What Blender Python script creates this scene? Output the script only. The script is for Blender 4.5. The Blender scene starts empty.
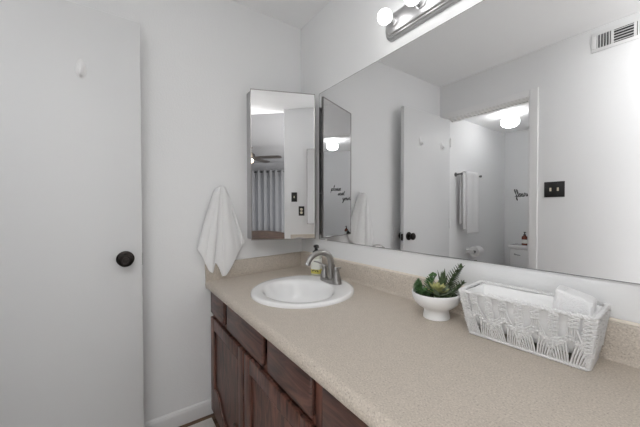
import bpy, bmesh, math, random
from mathutils import Vector, Matrix, Euler
from math import sin, cos, pi, radians as RAD
random.seed(7)
C = bpy.context.scene.collection
SC = bpy.context.scene

# ------------------------------------------------------------------ camera
cam_d = bpy.data.cameras.new('camera'); cam = bpy.data.objects.new('camera', cam_d); C.objects.link(cam)
cam_d.sensor_width = 36.0; cam_d.sensor_fit = 'HORIZONTAL'; cam_d.lens = 292.5 / 640 * 36.0
cam_d.clip_start = 0.02
def aim():
    ya, pt, ro = RAD(34.928), RAD(-0.753), RAD(-0.154)
    F = Vector((-cos(ya), sin(ya), 0)); R = Vector((sin(ya), cos(ya), 0)); U = Vector((0, 0, 1))
    F, U = F*cos(pt) + U*sin(pt), U*cos(pt) - F*sin(pt)
    R, U = R*cos(ro) + U*sin(ro), U*cos(ro) - R*sin(ro)
    m = Matrix((R, U, -F)).transposed().to_4x4(); m.translation = Vector((1.7563, -1.0690, 1.1841))
    cam.matrix_world = m
aim(); SC.camera = cam

# ------------------------------------------------------------------ world, daylight, added fill lights, exposure
SC.view_settings.view_transform = 'Standard'; SC.view_settings.look = 'None'
SC.view_settings.gamma = 1.0; SC.view_settings.use_curve_mapping = False
SC.view_settings.exposure = 0.12
w = bpy.data.worlds.new('sky'); SC.world = w; w.use_nodes = True
w.node_tree.nodes['Background'].inputs[0].default_value = (0.75, 0.85, 1.0, 1); w.node_tree.nodes['Background'].inputs[1].default_value = 1.0
def area(name, loc, direction, sx, sy, power, col=(1, 1, 1)):
    l = bpy.data.lights.new(name, 'AREA'); l.shape = 'RECTANGLE'; l.size = sx; l.size_y = sy; l.energy = power; l.color = col
    o = bpy.data.objects.new(name, l); C.objects.link(o); o.location = loc
    o.rotation_euler = Vector(direction).to_track_quat('-Z', 'Y').to_euler()
    return o
BULB = 0.46; GLOBE = 3.9          # bulbs of the light bar, globe of the toilet compartment
area('fill_light_side', (3.5, -3.50, 1.45), (0, 1, 0), 2.2, 1.7, 20)  # added fill light; the bedroom side wall has no window
area('fill_light_other_side', (3.3, 0.95, 1.45), (0, -1, 0), 2.0, 1.7, 195)  # main added fill, standing before a solid bedroom wall
area('fill_light_far', (5.86, -0.75, 1.3), (-1, 0, 0), 1.9, 1.8, 30)  # added fill by the closed part of the far wall, hidden from the mirrors
area('daylight_curtain_window', (5.92, -2.1, 1.35), (-1, 0, 0), 2.4, 1.6, 6)
area('fill_light_ceiling', (1.88, -1.36, 2.432), (0, 0, -1), .3, .3, 8.5)  # unseen fill added overhead near the camera; no fixture is modelled
SC.cycles.max_bounces = 16; SC.cycles.diffuse_bounces = 10; SC.cycles.glossy_bounces = 8

# ------------------------------------------------------------------ materials
def mat(name, col, rough=0.6, metal=0.0, bump=0.0, bscale=200, bdist=0.002, spec=0.5, var=0.0, vscale=6, sheen=0.0, coat=0.0):
    m = bpy.data.materials.new(name); m.use_nodes = True; nt = m.node_tree; b = nt.nodes['Principled BSDF']
    b.inputs['Base Color'].default_value = (*col, 1); b.inputs['Roughness'].default_value = rough; b.inputs['Metallic'].default_value = metal
    b.inputs['Specular IOR Level'].default_value = spec
    if sheen: b.inputs['Sheen Weight'].default_value = sheen
    if coat: b.inputs['Coat Weight'].default_value = coat; b.inputs['Coat Roughness'].default_value = 0.08
    tc = nt.nodes.new('ShaderNodeTexCoord')
    if bump:
        n = nt.nodes.new('ShaderNodeTexNoise'); n.inputs['Scale'].default_value = bscale; n.inputs['Detail'].default_value = 3
        bp = nt.nodes.new('ShaderNodeBump'); bp.inputs['Strength'].default_value = bump; bp.inputs['Distance'].default_value = bdist
        nt.links.new(tc.outputs['Object'], n.inputs['Vector']); nt.links.new(n.outputs['Fac'], bp.inputs['Height']); nt.links.new(bp.outputs['Normal'], b.inputs['Normal'])
    if var:
        n = nt.nodes.new('ShaderNodeTexNoise'); n.inputs['Scale'].default_value = vscale; n.inputs['Detail'].default_value = 4
        r = nt.nodes.new('ShaderNodeValToRGB'); r.color_ramp.elements[0].position = .3; r.color_ramp.elements[1].position = .7
        r.color_ramp.elements[0].color = (*[c*(1-var) for c in col], 1); r.color_ramp.elements[1].color = (*[min(1, c*(1+var)) for c in col], 1)
        nt.links.new(tc.outputs['Object'], n.inputs['Vector']); nt.links.new(n.outputs['Fac'], r.inputs['Fac']); nt.links.new(r.outputs['Color'], b.inputs['Base Color'])
    return m
def emit(name, col, strength, base=(0.9, 0.9, 0.9)):
    m = mat(name, base, .3); b = m.node_tree.nodes['Principled BSDF']
    b.inputs['Emission Color'].default_value = (*col, 1); b.inputs['Emission Strength'].default_value = strength
    return m
def wood(name, dark, light, axis='Z', scale=1.0, rough=.42, coat=.25):
    m = bpy.data.materials.new(name); m.use_nodes = True; nt = m.node_tree; b = nt.nodes['Principled BSDF']
    tc = nt.nodes.new('ShaderNodeTexCoord'); mp = nt.nodes.new('ShaderNodeMapping')
    s = {'X': (2.2, 14, 14), 'Y': (14, 2.2, 14), 'Z': (14, 14, 2.2)}[axis]; mp.inputs['Scale'].default_value = [k*scale for k in s]
    n1 = nt.nodes.new('ShaderNodeTexNoise'); n1.inputs['Scale'].default_value = 1.6; n1.inputs['Detail'].default_value = 8; n1.inputs['Distortion'].default_value = 2.4
    n2 = nt.nodes.new('ShaderNodeTexNoise'); n2.inputs['Scale'].default_value = 5.0; n2.inputs['Detail'].default_value = 3
    r = nt.nodes.new('ShaderNodeValToRGB'); r.color_ramp.elements[0].position = .36; r.color_ramp.elements[1].position = .68
    r.color_ramp.elements[0].color = (*dark, 1); r.color_ramp.elements[1].color = (*light, 1)
    mx = nt.nodes.new('ShaderNodeMix'); mx.data_type = 'RGBA'; mx.blend_type = 'MULTIPLY'; mx.inputs[0].default_value = .5
    r2 = nt.nodes.new('ShaderNodeValToRGB'); r2.color_ramp.elements[0].color = (.55, .5, .5, 1); r2.color_ramp.elements[0].position = .3; r2.color_ramp.elements[1].color = (1.25, 1.2, 1.2, 1); r2.color_ramp.elements[1].position = .75
    L = nt.links.new
    L(tc.outputs['Object'], mp.inputs['Vector']); L(mp.outputs['Vector'], n1.inputs['Vector']); L(n1.outputs['Fac'], r.inputs['Fac'])
    L(tc.outputs['Object'], n2.inputs['Vector']); L(n2.outputs['Fac'], r2.inputs['Fac'])
    L(r.outputs['Color'], mx.inputs[6]); L(r2.outputs['Color'], mx.inputs[7]); L(mx.outputs[2], b.inputs['Base Color'])
    bp = nt.nodes.new('ShaderNodeBump'); bp.inputs['Strength'].default_value = .25; bp.inputs['Distance'].default_value = .001
    L(n1.outputs['Fac'], bp.inputs['Height']); L(bp.outputs['Normal'], b.inputs['Normal'])
    b.inputs['Roughness'].default_value = rough; b.inputs['Coat Weight'].default_value = coat; b.inputs['Coat Roughness'].default_value = .3
    return m
def speckle(name):
    m = bpy.data.materials.new(name); m.use_nodes = True; nt = m.node_tree; b = nt.nodes['Principled BSDF']; L = nt.links.new
    tc = nt.nodes.new('ShaderNodeTexCoord')
    n1 = nt.nodes.new('ShaderNodeTexNoise'); n1.inputs['Scale'].default_value = 240; n1.inputs['Detail'].default_value = 4; n1.inputs['Roughness'].default_value = .7
    r1 = nt.nodes.new('ShaderNodeValToRGB'); cr = r1.color_ramp
    cr.elements[0].position = .30; cr.elements[0].color = (.27, .23, .19, 1); cr.elements[1].position = .72; cr.elements[1].color = (.70, .64, .575, 1)
    e = cr.elements.new(.44); e.color = (.49, .435, .375, 1); e = cr.elements.new(.55); e.color = (.53, .47, .40, 1)
    n2 = nt.nodes.new('ShaderNodeTexNoise'); n2.inputs['Scale'].default_value = 30; n2.inputs['Detail'].default_value = 3
    r2 = nt.nodes.new('ShaderNodeValToRGB'); r2.color_ramp.elements[0].color = (.975, .975, .975, 1); r2.color_ramp.elements[0].position = .35; r2.color_ramp.elements[1].color = (1.025, 1.025, 1.025, 1); r2.color_ramp.elements[1].position = .65
    mx = nt.nodes.new('ShaderNodeMix'); mx.data_type = 'RGBA'; mx.blend_type = 'MULTIPLY'; mx.inputs[0].default_value = 1
    L(tc.outputs['Object'], n1.inputs['Vector']); L(tc.outputs['Object'], n2.inputs['Vector']); L(n1.outputs['Fac'], r1.inputs['Fac']); L(n2.outputs['Fac'], r2.inputs['Fac'])
    L(r1.outputs['Color'], mx.inputs[6]); L(r2.outputs['Color'], mx.inputs[7]); L(mx.outputs[2], b.inputs['Base Color'])
    b.inputs['Roughness'].default_value = .42; b.inputs['Specular IOR Level'].default_value = .45
    return m
M = {}
M['wall'] = mat('wall_paint', (.80, .805, .81), .75, bump=.35, bscale=120, bdist=.0025, spec=.25)
M['ceil'] = mat('ceiling_paint', (.88, .885, .89), .85, bump=.35, bscale=90, bdist=.003, spec=.2)
M['grey'] = mat('bedroom_shade_tone', (.23, .23, .235), .85)  # dimness of the bedroom put into the colour of its ceiling and walls
M['door'] = mat('door_paint', (.675, .68, .685), .45, bump=.06, bscale=60, spec=.35)
M['trim'] = mat('trim_paint', (.82, .82, .82), .4, spec=.4)
M['counter'] = speckle('speckled_laminate')
M['steel'] = mat('grey_enamel_steel', (.42, .42, .425), .45)
M['caulk'] = mat('caulk', (.72, .66, .58), .5)
M['porcelain'] = mat('porcelain', (.86, .86, .86), .1, spec=.5, coat=.6)
M['nickel'] = mat('brushed_nickel', (.36, .35, .34), .3, 1.0)
M['chrome'] = mat('chrome', (.80, .80, .81), .12, 1.0)
M['satin'] = mat('satin_chrome', (.54, .54, .545), .38, 1.0)
M['mirror'] = mat('mirror_silver', (.86, .86, .865), 0.0, 1.0)
M['darkrim'] = mat('dark_metal_edge', (.16, .16, .16), .35, .8)
M['black'] = mat('black_plastic', (.018, .017, .017), .35)
M['bronze'] = mat('oil_rubbed_bronze', (.022, .018, .016), .28, .75)
M['ivory'] = mat('ivory_toggle', (.70, .64, .50), .4)
M['wood'] = wood('dark_stained_wood', (.026, .0105, .008), (.195, .083, .058), 'Z')
M['woodh'] = wood('dark_stained_wood_lengthwise', (.034, .0145, .011), (.175, .078, .057), 'X')
M['wooddeep'] = mat('cabinet_shadow_gap', (.02, .012, .01), .7)
M['towel'] = mat('white_terry', (.90, .90, .905), .95, bump=.9, bscale=420, bdist=.004, spec=.1, sheen=.3)
M['cord'] = mat('white_cotton_cord', (.74, .74, .74), .9, bump=.6, bscale=600, bdist=.002, spec=.1, sheen=.2)
M['liner'] = mat('white_cotton_liner', (.88, .88, .88), .95, bump=.4, bscale=120, bdist=.004, spec=.1)
M['pot'] = mat('matte_white_ceramic', (.82, .82, .82), .4, bump=.05, bscale=80)
M['leafd'] = mat('dark_green_leaf', (.085, .125, .060), .5, var=.45, vscale=60)
M['leafm'] = mat('mid_green_leaf', (.095, .20, .075), .45, var=.4, vscale=70)
M['leafl'] = mat('pale_yellow_green_leaf', (.44, .44, .19), .5, var=.35, vscale=50)
M['leafg'] = mat('grey_green_leaf', (.20, .25, .17), .5, var=.3, vscale=50)
M['moss'] = mat('dark_moss', (.03, .045, .018), .9, bump=1, bscale=150, bdist=.006, var=.5, vscale=80)
M['soapglass'] = mat('pale_soap_liquid', (.62, .63, .55), .15, spec=.5)
M['label'] = mat('white_paper_label', (.76, .77, .72), .6)
M['yellow'] = mat('yellow_label_band', (.62, .56, .13), .6)
M['olive'] = mat('olive_print', (.10, .10, .03), .6)
M['amber'] = mat('red_brown_bottle', (.16, .035, .018), .15, spec=.5)
M['plate'] = mat('white_plate', (.78, .78, .78), .4)
M['slot'] = mat('vent_dark', (.05, .05, .05), .8)
M['bulb'] = emit('lit_bulb', (1, .99, .98), BULB*15)
M['globe'] = emit('lit_globe', (1, .995, .985), GLOBE*4)
M['fanlight'] = emit('warm_fan_light', (1, .78, .5), 6)
M['rug'] = mat('cream_rug', (.80, .77, .72), .95, bump=1, bscale=250, bdist=.01, sheen=.3)
M['carpet'] = mat('pale_carpet', (.66, .63, .59), .95, bump=1, bscale=150, bdist=.01)
M['floor'] = wood('brown_floor_boards', (.07, .040, .022), (.20, .125, .075), 'Y', .6, .5, .1)
M['bedwood'] = wood('dark_bed_wood', (.02, .011, .007), (.06, .035, .024), 'Y', .8)
M['bedding'] = mat('grey_bedding', (.35, .34, .33), .9)
M['fan'] = mat('dark_fan_blade', (.03, .025, .022), .4)
M['ink'] = mat('black_vinyl_letters', (.012, .012, .012), .5)
def sheer():
    m = bpy.data.materials.new('sheer_curtain'); m.use_nodes = True; nt = m.node_tree; b = nt.nodes['Principled BSDF']
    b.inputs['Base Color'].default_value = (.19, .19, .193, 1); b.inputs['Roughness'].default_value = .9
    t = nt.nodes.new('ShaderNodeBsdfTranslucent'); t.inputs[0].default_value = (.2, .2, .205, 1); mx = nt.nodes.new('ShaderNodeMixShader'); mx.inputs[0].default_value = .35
    nt.links.new(b.outputs[0], mx.inputs[1]); nt.links.new(t.outputs[0], mx.inputs[2]); nt.links.new(mx.outputs[0], nt.nodes['Material Output'].inputs[0])
    return m
M['sheer'] = sheer()
M['glass'] = mat('window_glass', (.9, .95, 1), .02, spec=.5); M['glass'].node_tree.nodes['Principled BSDF'].inputs['Transmission Weight'].default_value = 1.0

# ------------------------------------------------------------------ mesh helpers
def box(bm, lo, hi, bev=0.0, seg=2):
    r = bmesh.ops.create_cube(bm, size=1.0); vs = r['verts']
    for v in vs: v.co = Vector([lo[i] + (v.co[i] + .5) * (hi[i] - lo[i]) for i in range(3)])
    if bev:
        es = list({e for v in vs for e in v.link_edges})
        bmesh.ops.bevel(bm, geom=es, offset=bev, segments=seg, affect='EDGES', profile=.5)
def B(*boxes, bev=0.0, seg=2):
    bm = bmesh.new()
    for lo, hi in boxes: box(bm, lo, hi, bev, seg)
    return bm
def lathe(bm, prof, seg=32, mtx=None, sx=1, sy=1):
    rings = []
    for r, z in prof:
        if r < 1e-6: rings.append([bm.verts.new((0, 0, z))])
        else: rings.append([bm.verts.new((r*sx*cos(2*pi*k/seg), r*sy*sin(2*pi*k/seg), z)) for k in range(seg)])
    for a, b in zip(rings, rings[1:]):
        for k in range(seg):
            k2 = (k + 1) % seg
            if len(a) == 1 and len(b) == 1: continue
            if len(a) == 1: bm.faces.new((a[0], b[k], b[k2]))
            elif len(b) == 1: bm.faces.new((a[k], b[0], a[k2]))
            else: bm.faces.new((a[k], b[k], b[k2], a[k2]))
    if mtx is not None: bmesh.ops.transform(bm, matrix=mtx, verts=[v for r in rings for v in r])
def LA(prof, seg=32, mtx=None, sx=1, sy=1):
    bm = bmesh.new(); lathe(bm, prof, seg, mtx, sx, sy); return bm
def spline(pts, n=8):
    P = [Vector(p) for p in pts]; out = []
    for i in range(len(P)-1):
        p0 = P[i-1] if i else P[i]*2 - P[i+1]; p1, p2 = P[i], P[i+1]; p3 = P[i+2] if i+2 < len(P) else P[i+1]*2 - P[i]
        for k in range(n):
            t = k/n; out.append(.5*((2*p1) + (p2-p0)*t + (2*p0-5*p1+4*p2-p3)*t*t + (3*p1-p0-3*p2+p3)*t**3))
    out.append(P[-1]); return out
def tube(bm, pts, rad, seg=8, closed=False, caps=True, flat=1.0):
    pts = [Vector(p) for p in pts]; n = len(pts)
    rr = rad if isinstance(rad, (list, tuple)) else [rad]*n
    rings = []; up = None
    for i, p in enumerate(pts):
        if closed: t = pts[(i+1) % n] - pts[i-1]
        else: t = pts[min(i+1, n-1)] - pts[max(i-1, 0)]
        if t.length < 1e-9: t = Vector((0, 0, 1))
        t.normalize()
        if up is None:
            up = Vector((0, 0, 1)) if abs(t.z) < .9 else Vector((1, 0, 0))
        a = (up - t*up.dot(t))
        if a.length < 1e-6: a = t.orthogonal()
        a.normalize(); b = t.cross(a); up = a
        rings.append([bm.verts.new(p + (a*cos(2*pi*k/seg)*flat + b*sin(2*pi*k/seg))*rr[i]) for k in range(seg)])
    m = n if closed else n-1
    for i in range(m):
        A, Bq = rings[i], rings[(i+1) % n]
        for k in range(seg): bm.faces.new((A[k], A[(k+1) % seg], Bq[(k+1) % seg], Bq[k]))
    if caps and not closed:
        bm.faces.new(list(reversed(rings[0]))); bm.faces.new(rings[-1])
def prism(bm, poly, fn, d0, d1):
    "poly in 2D; fn(u,v,d) -> 3D"
    a = [bm.verts.new(fn(u, v, d0)) for u, v in poly]; b = [bm.verts.new(fn(u, v, d1)) for u, v in poly]
    n = len(poly); bm.faces.new(a); bm.faces.new(list(reversed(b)))
    for k in range(n): bm.faces.new((a[k], b[k], b[(k+1) % n], a[(k+1) % n]))
def grid(bm, nu, nv, fn, closed_u=False):
    V = [[bm.verts.new(fn(i/(nu if closed_u else nu-1), j/(nv-1))) for j in range(nv)] for i in range(nu)]
    for i in range(nu if closed_u else nu-1):
        for j in range(nv-1):
            i2 = (i+1) % nu; bm.faces.new((V[i][j], V[i2][j], V[i2][j+1], V[i][j+1]))
    return V
def obj(name, bm, m, parent=None, smooth=True, ang=35, loc=None, rot=None):
    bmesh.ops.recalc_face_normals(bm, faces=bm.faces[:])
    me = bpy.data.meshes.new(name); bm.to_mesh(me); bm.free()
    if m is not None: me.materials.append(m)
    if smooth:
        for p in me.polygons: p.use_smooth = True
        me.set_sharp_from_angle(angle=RAD(ang))
    o = bpy.data.objects.new(name, me); C.objects.link(o)
    if parent: o.parent = parent
    if loc: o.location = loc
    if rot: o.rotation_euler = rot
    return o
def tag(o, label=None, cat=None, group=None, kind=None):
    if label: o['label'] = label
    if cat: o['category'] = cat
    if group: o['group'] = group
    if kind: o['kind'] = kind
    return o
def thing(name, label, cat, loc=(0, 0, 0), rot=(0, 0, 0), group=None):
    o = bpy.data.objects.new(name, None); C.objects.link(o); o.location = loc; o.rotation_euler = rot; o.empty_display_size = .05
    return tag(o, label, cat, group)
def struct(name, bm, m, label, cat, parent=None, smooth=False):
    return tag(obj(name, bm, m, parent, smooth), label, cat, None, 'structure')
def solid(o, t, off=0, sub=0):
    if t: s = o.modifiers.new('thick', 'SOLIDIFY'); s.thickness = t; s.offset = off
    if sub: u = o.modifiers.new('smooth', 'SUBSURF'); u.levels = sub; u.render_levels = sub
    return o
RX = lambda a: Matrix.Rotation(a, 4, 'X'); RY = lambda a: Matrix.Rotation(a, 4, 'Y'); RZ = lambda a: Matrix.Rotation(a, 4, 'Z'); TR = lambda *p: Matrix.Translation(p)

# ------------------------------------------------------------------ setting
H = 2.44; W = -1.671; XE = 1.965          # ceiling, opposite wall, end wall
TILT = RAD(1.64)
def ct(y): return 0.7951 + math.tan(TILT)*y   # height of the (slightly sagging) worktop
struct('floor', B(((-.12, -3.72, -.1), (2.085, 1.22, 0))), M['floor'], 'brown wood-look floor in front of the vanity', 'floor')
struct('floor_bedroom', B(((2.085, -3.72, -.1), (6.02, 1.22, 0))), M['carpet'], 'pale carpet of the bedroom', 'floor')
struct('ceiling', B(((-.12, W-.11, H), (2.085, .12, H+.1))), M['ceil'], 'flat white textured ceiling of the vanity area', 'ceiling')
struct('ceiling_bedroom', B(((2.085, -3.72, H), (6.02, 1.22, H+.1))), M['grey'], 'bedroom ceiling coloured dark for its shade, with the ceiling fan', 'ceiling')
struct('wall_back', B(((-.12, W, 0), (0, 0, H))), M['wall'], 'white textured wall where the hand towel hangs', 'wall')
struct('wall_right', B(((-.12, 0, 0), (2.085, .12, H))), M['wall'], 'white textured wall behind the long mirror', 'wall')
struct('wall_end', B(((XE, -.735, 0), (2.085, 0, H))), M['wall'], 'white short wall with black switches at far end of vanity', 'wall')
# wall with the toilet compartment opening
ox0, ox1, oh = .098, .796, 2.09
struct('wall_left', B(((-.12, W-.11, 0), (ox0, W, H)), ((ox1, W-.11, 0), (2.085, W, H)), ((ox0, W-.11, oh), (ox1, W, H))), M['wall'], 'white wall with a doorway opposite the mirror', 'wall')
struct('wall_toilet_side', B(((-.02, -2.92, 0), (ox0, W-.11, 2.13))), M['wall'], 'white side wall of toilet compartment carrying the towel bar', 'wall')
struct('wall_toilet_back', B(((-.02, -3.02, 0), (1.02, -2.90, 2.13))), M['wall'], 'white wall behind the toilet with black lettering', 'wall')
struct('wall_toilet_far_side', B(((.92, -2.90, 0), (1.02, W-.11, 2.13))), M['wall'], 'white far side wall of the toilet compartment', 'wall')
struct('ceiling_toilet', B(((-.02, -3.02, 2.13), (1.02, W-.11, 2.2))), M['ceil'], 'lowered white ceiling of the toilet compartment', 'ceiling')
# casing + jamb
cw = .057
struct('trim_1', B(((ox1, W, 0), (ox1+cw, W+.016, oh+cw)), bev=.004), M['trim'], 'white painted casing on the switch side of the doorway', 'door trim')
struct('trim_2', B(((ox0-cw, W, 0), (ox0, W+.016, oh+cw)), bev=.004), M['trim'], 'white painted casing behind the open door hinge', 'door trim')
struct('trim_3', B(((ox0, W, oh), (ox1, W+.016, oh+cw)), bev=.004), M['trim'], 'white painted head casing over the doorway', 'door trim')
j = struct('trim_4', B(((ox1-.012, W-.11, 0), (ox1, W, oh)), ((ox0, W-.11, oh-.012), (ox1-.012, W, oh)), ((ox1-.022, W-.075, 0), (ox1-.012, W-.04, oh-.012)), ((ox0, W-.075, oh-.022), (ox1-.012, W-.04, oh-.012))), M['trim'], 'white doorway jamb lining with stop', 'door jamb')
tag(obj('strike_plate', B(((ox1-.0135, W-.035, .93), (ox1-.012, W-.008, 1.0))), M['bronze'], j), 'small dark strike plate')
bb = bmesh.new(); prism(bb, [(0, 0), (.014, 0), (.014, .065), (.010, .078), (0, .083)], lambda u, v, d: (u, d, v), W, -.60)
struct('baseboard_back', bb, M['trim'], 'white painted baseboard along the towel wall', 'baseboard')
bb = bmesh.new(); prism(bb, [(0, 0), (.014, 0), (.014, .065), (.010, .078), (0, .083)], lambda u, v, d: (d, W+u, v), ox1+cw, 2.085)
struct('baseboard_left', bb, M['trim'], 'white painted baseboard below the double switch', 'baseboard')
bb = bmesh.new(); prism(bb, [(0, 0), (.012, 0), (.012, .07), (0, .083)], lambda u, v, d: (d, -2.90+u, v), ox0, .92)
struct('baseboard_toilet', bb, M['trim'], 'white baseboard behind the toilet', 'baseboard')
# bedroom beyond the opening
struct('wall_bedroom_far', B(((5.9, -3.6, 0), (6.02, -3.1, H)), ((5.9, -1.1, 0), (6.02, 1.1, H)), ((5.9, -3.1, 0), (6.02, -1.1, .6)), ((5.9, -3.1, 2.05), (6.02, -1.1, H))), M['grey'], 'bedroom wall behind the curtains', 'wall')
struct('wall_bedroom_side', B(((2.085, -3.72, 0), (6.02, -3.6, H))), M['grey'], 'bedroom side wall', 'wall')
struct('wall_bedroom_other_side', B(((2.085, 1.1, 0), (6.02, 1.22, H))), M['wall'], 'bedroom side wall past the vanity end', 'wall')
struct('wall_bedroom_near', B(((1.965, -3.72, 0), (2.085, W-.11, H)), ((1.965, .12, 0), (2.085, 1.22, H))), M['wall'], 'bedroom near wall beside the vanity opening', 'wall')
wn = struct('window_1', B(((5.91, -3.1, .6), (5.96, -3.05, 2.05)), ((5.91, -1.15, .6), (5.96, -1.1, 2.05)), ((5.91, -3.05, .6), (5.96, -1.15, .65)), ((5.91, -3.05, 2.0), (5.96, -1.15, 2.05)), ((5.915, -3.05, 1.28), (5.955, -1.15, 1.34))), M['trim'], 'white bedroom window frame behind the curtains', 'window')

# entry door, opened back into the room
DX0, DX1, DY0, DY1 = .080, .115, -1.662, -.967
d = struct('door_1', B(((DX0, DY0, .012), (DX1, DY1, 2.075)), bev=.002), M['door'], 'white flush door standing open with black knob', 'door', smooth=True)
knob_prof = [(0, 0), (.033, 0), (.033, .004), (.028, .008), (.014, .010), (.0115, .014), (.0115, .026), (.020, .030), (.0275, .037), (.0285, .044), (.025, .050), (.0175, .0535), (.017, .0525), (.0125, .052), (.012, .054), (.0, .0545)]
for s, x in ((1, DX1), (-1, DX0)):
    k = obj('door_knob', LA(knob_prof, 32, TR(x, -1.034, .957) @ RY(s*pi/2) @ Matrix.Scale(1.1, 4)), M['bronze'], d); tag(k, 'black round door knob')
tag(obj('latch_plate', B(((DX0+.005, DY1, .92), (DX1-.005, DY1+.0015, .98))), M['bronze'], d), 'dark latch plate on door edge')
for z in (.25, 1.05, 1.85):
    obj('hinge', LA([(0, -.045), (.006, -.045), (.006, .045), (0, .045)], 12, TR(DX1+.004, DY0-.004, z)), M['trim'], d)
def robe_hook(y, z, label):
    t = thing('adhesive_hook', label, 'hook', (DX1, y, z), group='white hooks on the open door')
    bm = bmesh.new()
    grid(bm, 24, 10, lambda u, v: ((.0008 + .010*(1-v**2.5)), (.019*cos(2*pi*u)*(1-.25*sin(2*pi*u)))*v, .042*sin(2*pi*u)*v), True)
    obj('hook_plate', bm, M['plate'], t)
    bm = bmesh.new(); tube(bm, spline([(.006, 0, .010), (.009, 0, -.012), (.015, 0, -.030), (.026, 0, -.030), (.031, 0, -.012)], 6), [.008]*6+[.0078]*18+[.006], 10, flat=.9)
    obj('hook_prong', bm, M['plate'], t)
    return t
robe_hook(-1.187, 1.800, 'white oval adhesive hook on open door, the one nearer the door knob')
robe_hook(-1.513, 1.802, 'white oval adhesive hook on open door, the one nearer the hinges')

# ------------------------------------------------------------------ long mirror
t = thing('wall_mirror', 'large frameless mirror spanning the wall above the counter', 'mirror', (.97, -.006, .998))
t.rotation_euler = Euler((RAD(-.135), 0, RAD(.073)))
obj('mirror_glass', B(((-.742, 0, 0), (.92, .0035, .918))), M['mirror'], t, smooth=False)
bm = bmesh.new()
for lo, hi in (((-.743, -.0004, .918), (.921, .004, .9195)), ((-.743, -.0004, -.0015), (.921, .004, 0)), ((-.7445, -.0004, 0), (-.742, .004, .918)), ((.92, -.0004, 0), (.9215, .004, .918))): box(bm, lo, hi)
obj('polished_edge', bm, M['darkrim'], t, smooth=False)
for x in (-.67,):
    c = obj('mirror_clip', B(((x-.007, -.004, -.008), (x+.007, .003, .006)), bev=.001), M['plate'], t); tag(c, 'small clear clip')

# ------------------------------------------------------------------ medicine cabinets
def medicine_cabinet(label, loc, rotz, open_deg, side=False):
    t = thing('medicine_cabinet', label, 'cabinet', loc, (0, 0, rotz), 'mirrored medicine cabinets')
    w_, h_, dp = .395, .9087, .066
    sm = M['satin'] if side else M['steel']
    obj('cabinet_body', B(((0, .004, .006), (dp, .008, h_-.006)), ((0, w_-.064, .006), (dp, w_-.06, h_-.006)), ((0, .008, .006), (dp, w_-.064, .01)), ((0, .008, h_-.01), (dp, w_-.064, h_-.006)), ((0, .008, .01), (.003, w_-.064, h_-.01))), sm, t, smooth=False)
    for z in (.3, .6): obj('shelf', B(((.003, .008, z), (dp-.008, w_-.064, z+.004))), M['plate'], t, smooth=False)
    dr = obj('mirror_door', B(((-.004, .004, .004), (.0055, w_-.004, h_-.004))), M['plate'], t, smooth=False, loc=(.0717, 0, 0), rot=(0, 0, -RAD(open_deg)))
    bm = bmesh.new(); box(bm, (.0055, .004, .004), (.0062, w_-.004, h_-.004)); obj('mirror_pane', bm, M['mirror'], dr, smooth=False)
    bm = bmesh.new(); e = .0045
    for lo, hi in (((-.006, 0, 0), (.0085, e, h_)), ((-.006, w_-e, 0), (.0085, w_, h_)), ((-.006, e, 0), (.0085, w_-e, e)), ((-.006, e, h_-e), (.0085, w_-e, h_))): box(bm, lo, hi)
    obj('chrome_frame', bm, M['nickel'], dr, smooth=False)
    return t
medicine_cabinet('mirrored medicine cabinet on back wall with door slightly open beside hand towel', (0, -.4002, 1.0003), 0, 21.98)
medicine_cabinet('mirrored medicine cabinet on end wall beside black switches, seen only in reflection', (XE, -.035, 1.01), pi, 0, True)

# ------------------------------------------------------------------ light bar
def stadium(L, Hh, n=14):
    r = Hh; a = L - r*0.75; pts = []
    for k in range(n+1): th = -pi/2 + pi*k/n; pts.append((a + r*.75*cos(th), Hh*sin(th)))
    for k in range(n+1): th = pi/2 + pi*k/n; pts.append((-a + r*.75*cos(th), Hh*sin(th)))
    return pts
t = thing('vanity_light_bar', 'polished stepped light bar with round bulbs above the long mirror', 'light', (1.247, 0, 2.030))
bm = bmesh.new()
steps = [(.462, .062, 0), (.462, .062, .008), (.458, .058, .012), (.453, .053, .013), (.449, .050, .020), (.443, .045, .021), (.439, .041, .028), (.433, .036, .030)]
prev = None
for L, h2, yy in steps:
    ring = [bm.verts.new((x, -yy, z)) for x, z in stadium(L, h2)]
    if prev:
        n = len(ring)
        for k in range(n): bm.faces.new((prev[k], prev[(k+1) % n], ring[(k+1) % n], ring[k]))
    else: bm.faces.new(ring)
    prev = ring
bm.faces.new(list(reversed(prev)))
obj('back_plate', bm, M['satin'], t)
for k in range(6):  # bar lengthened out of view; the last bulbs are added for more light
    x = -.395 + .147*k
    s = obj('socket', LA([(0, 0), (.024, 0), (.024, .004), (.0195, .007), (.0195, .012), (.0185, .013), (.0185, .018), (.0175, .019), (.0175, .027), (.015, .029), (0, .029)], 28, TR(x, -.029, .006) @ RX(pi/2)), M['satin'], t)
    b = obj('light_bulb', LA([(0, 0), (.012, 0), (.013, .005), (.020, .011), (.028, .021), (.0315, .032), (.0318, .036), (.0300, .046), (.025, .055), (.016, .0628), (.008, .066), (0, .067)], 28, TR(x, -.050, .006) @ RX(pi/2)), M['bulb'], t); tag(b, 'round lit globe bulb')

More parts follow.
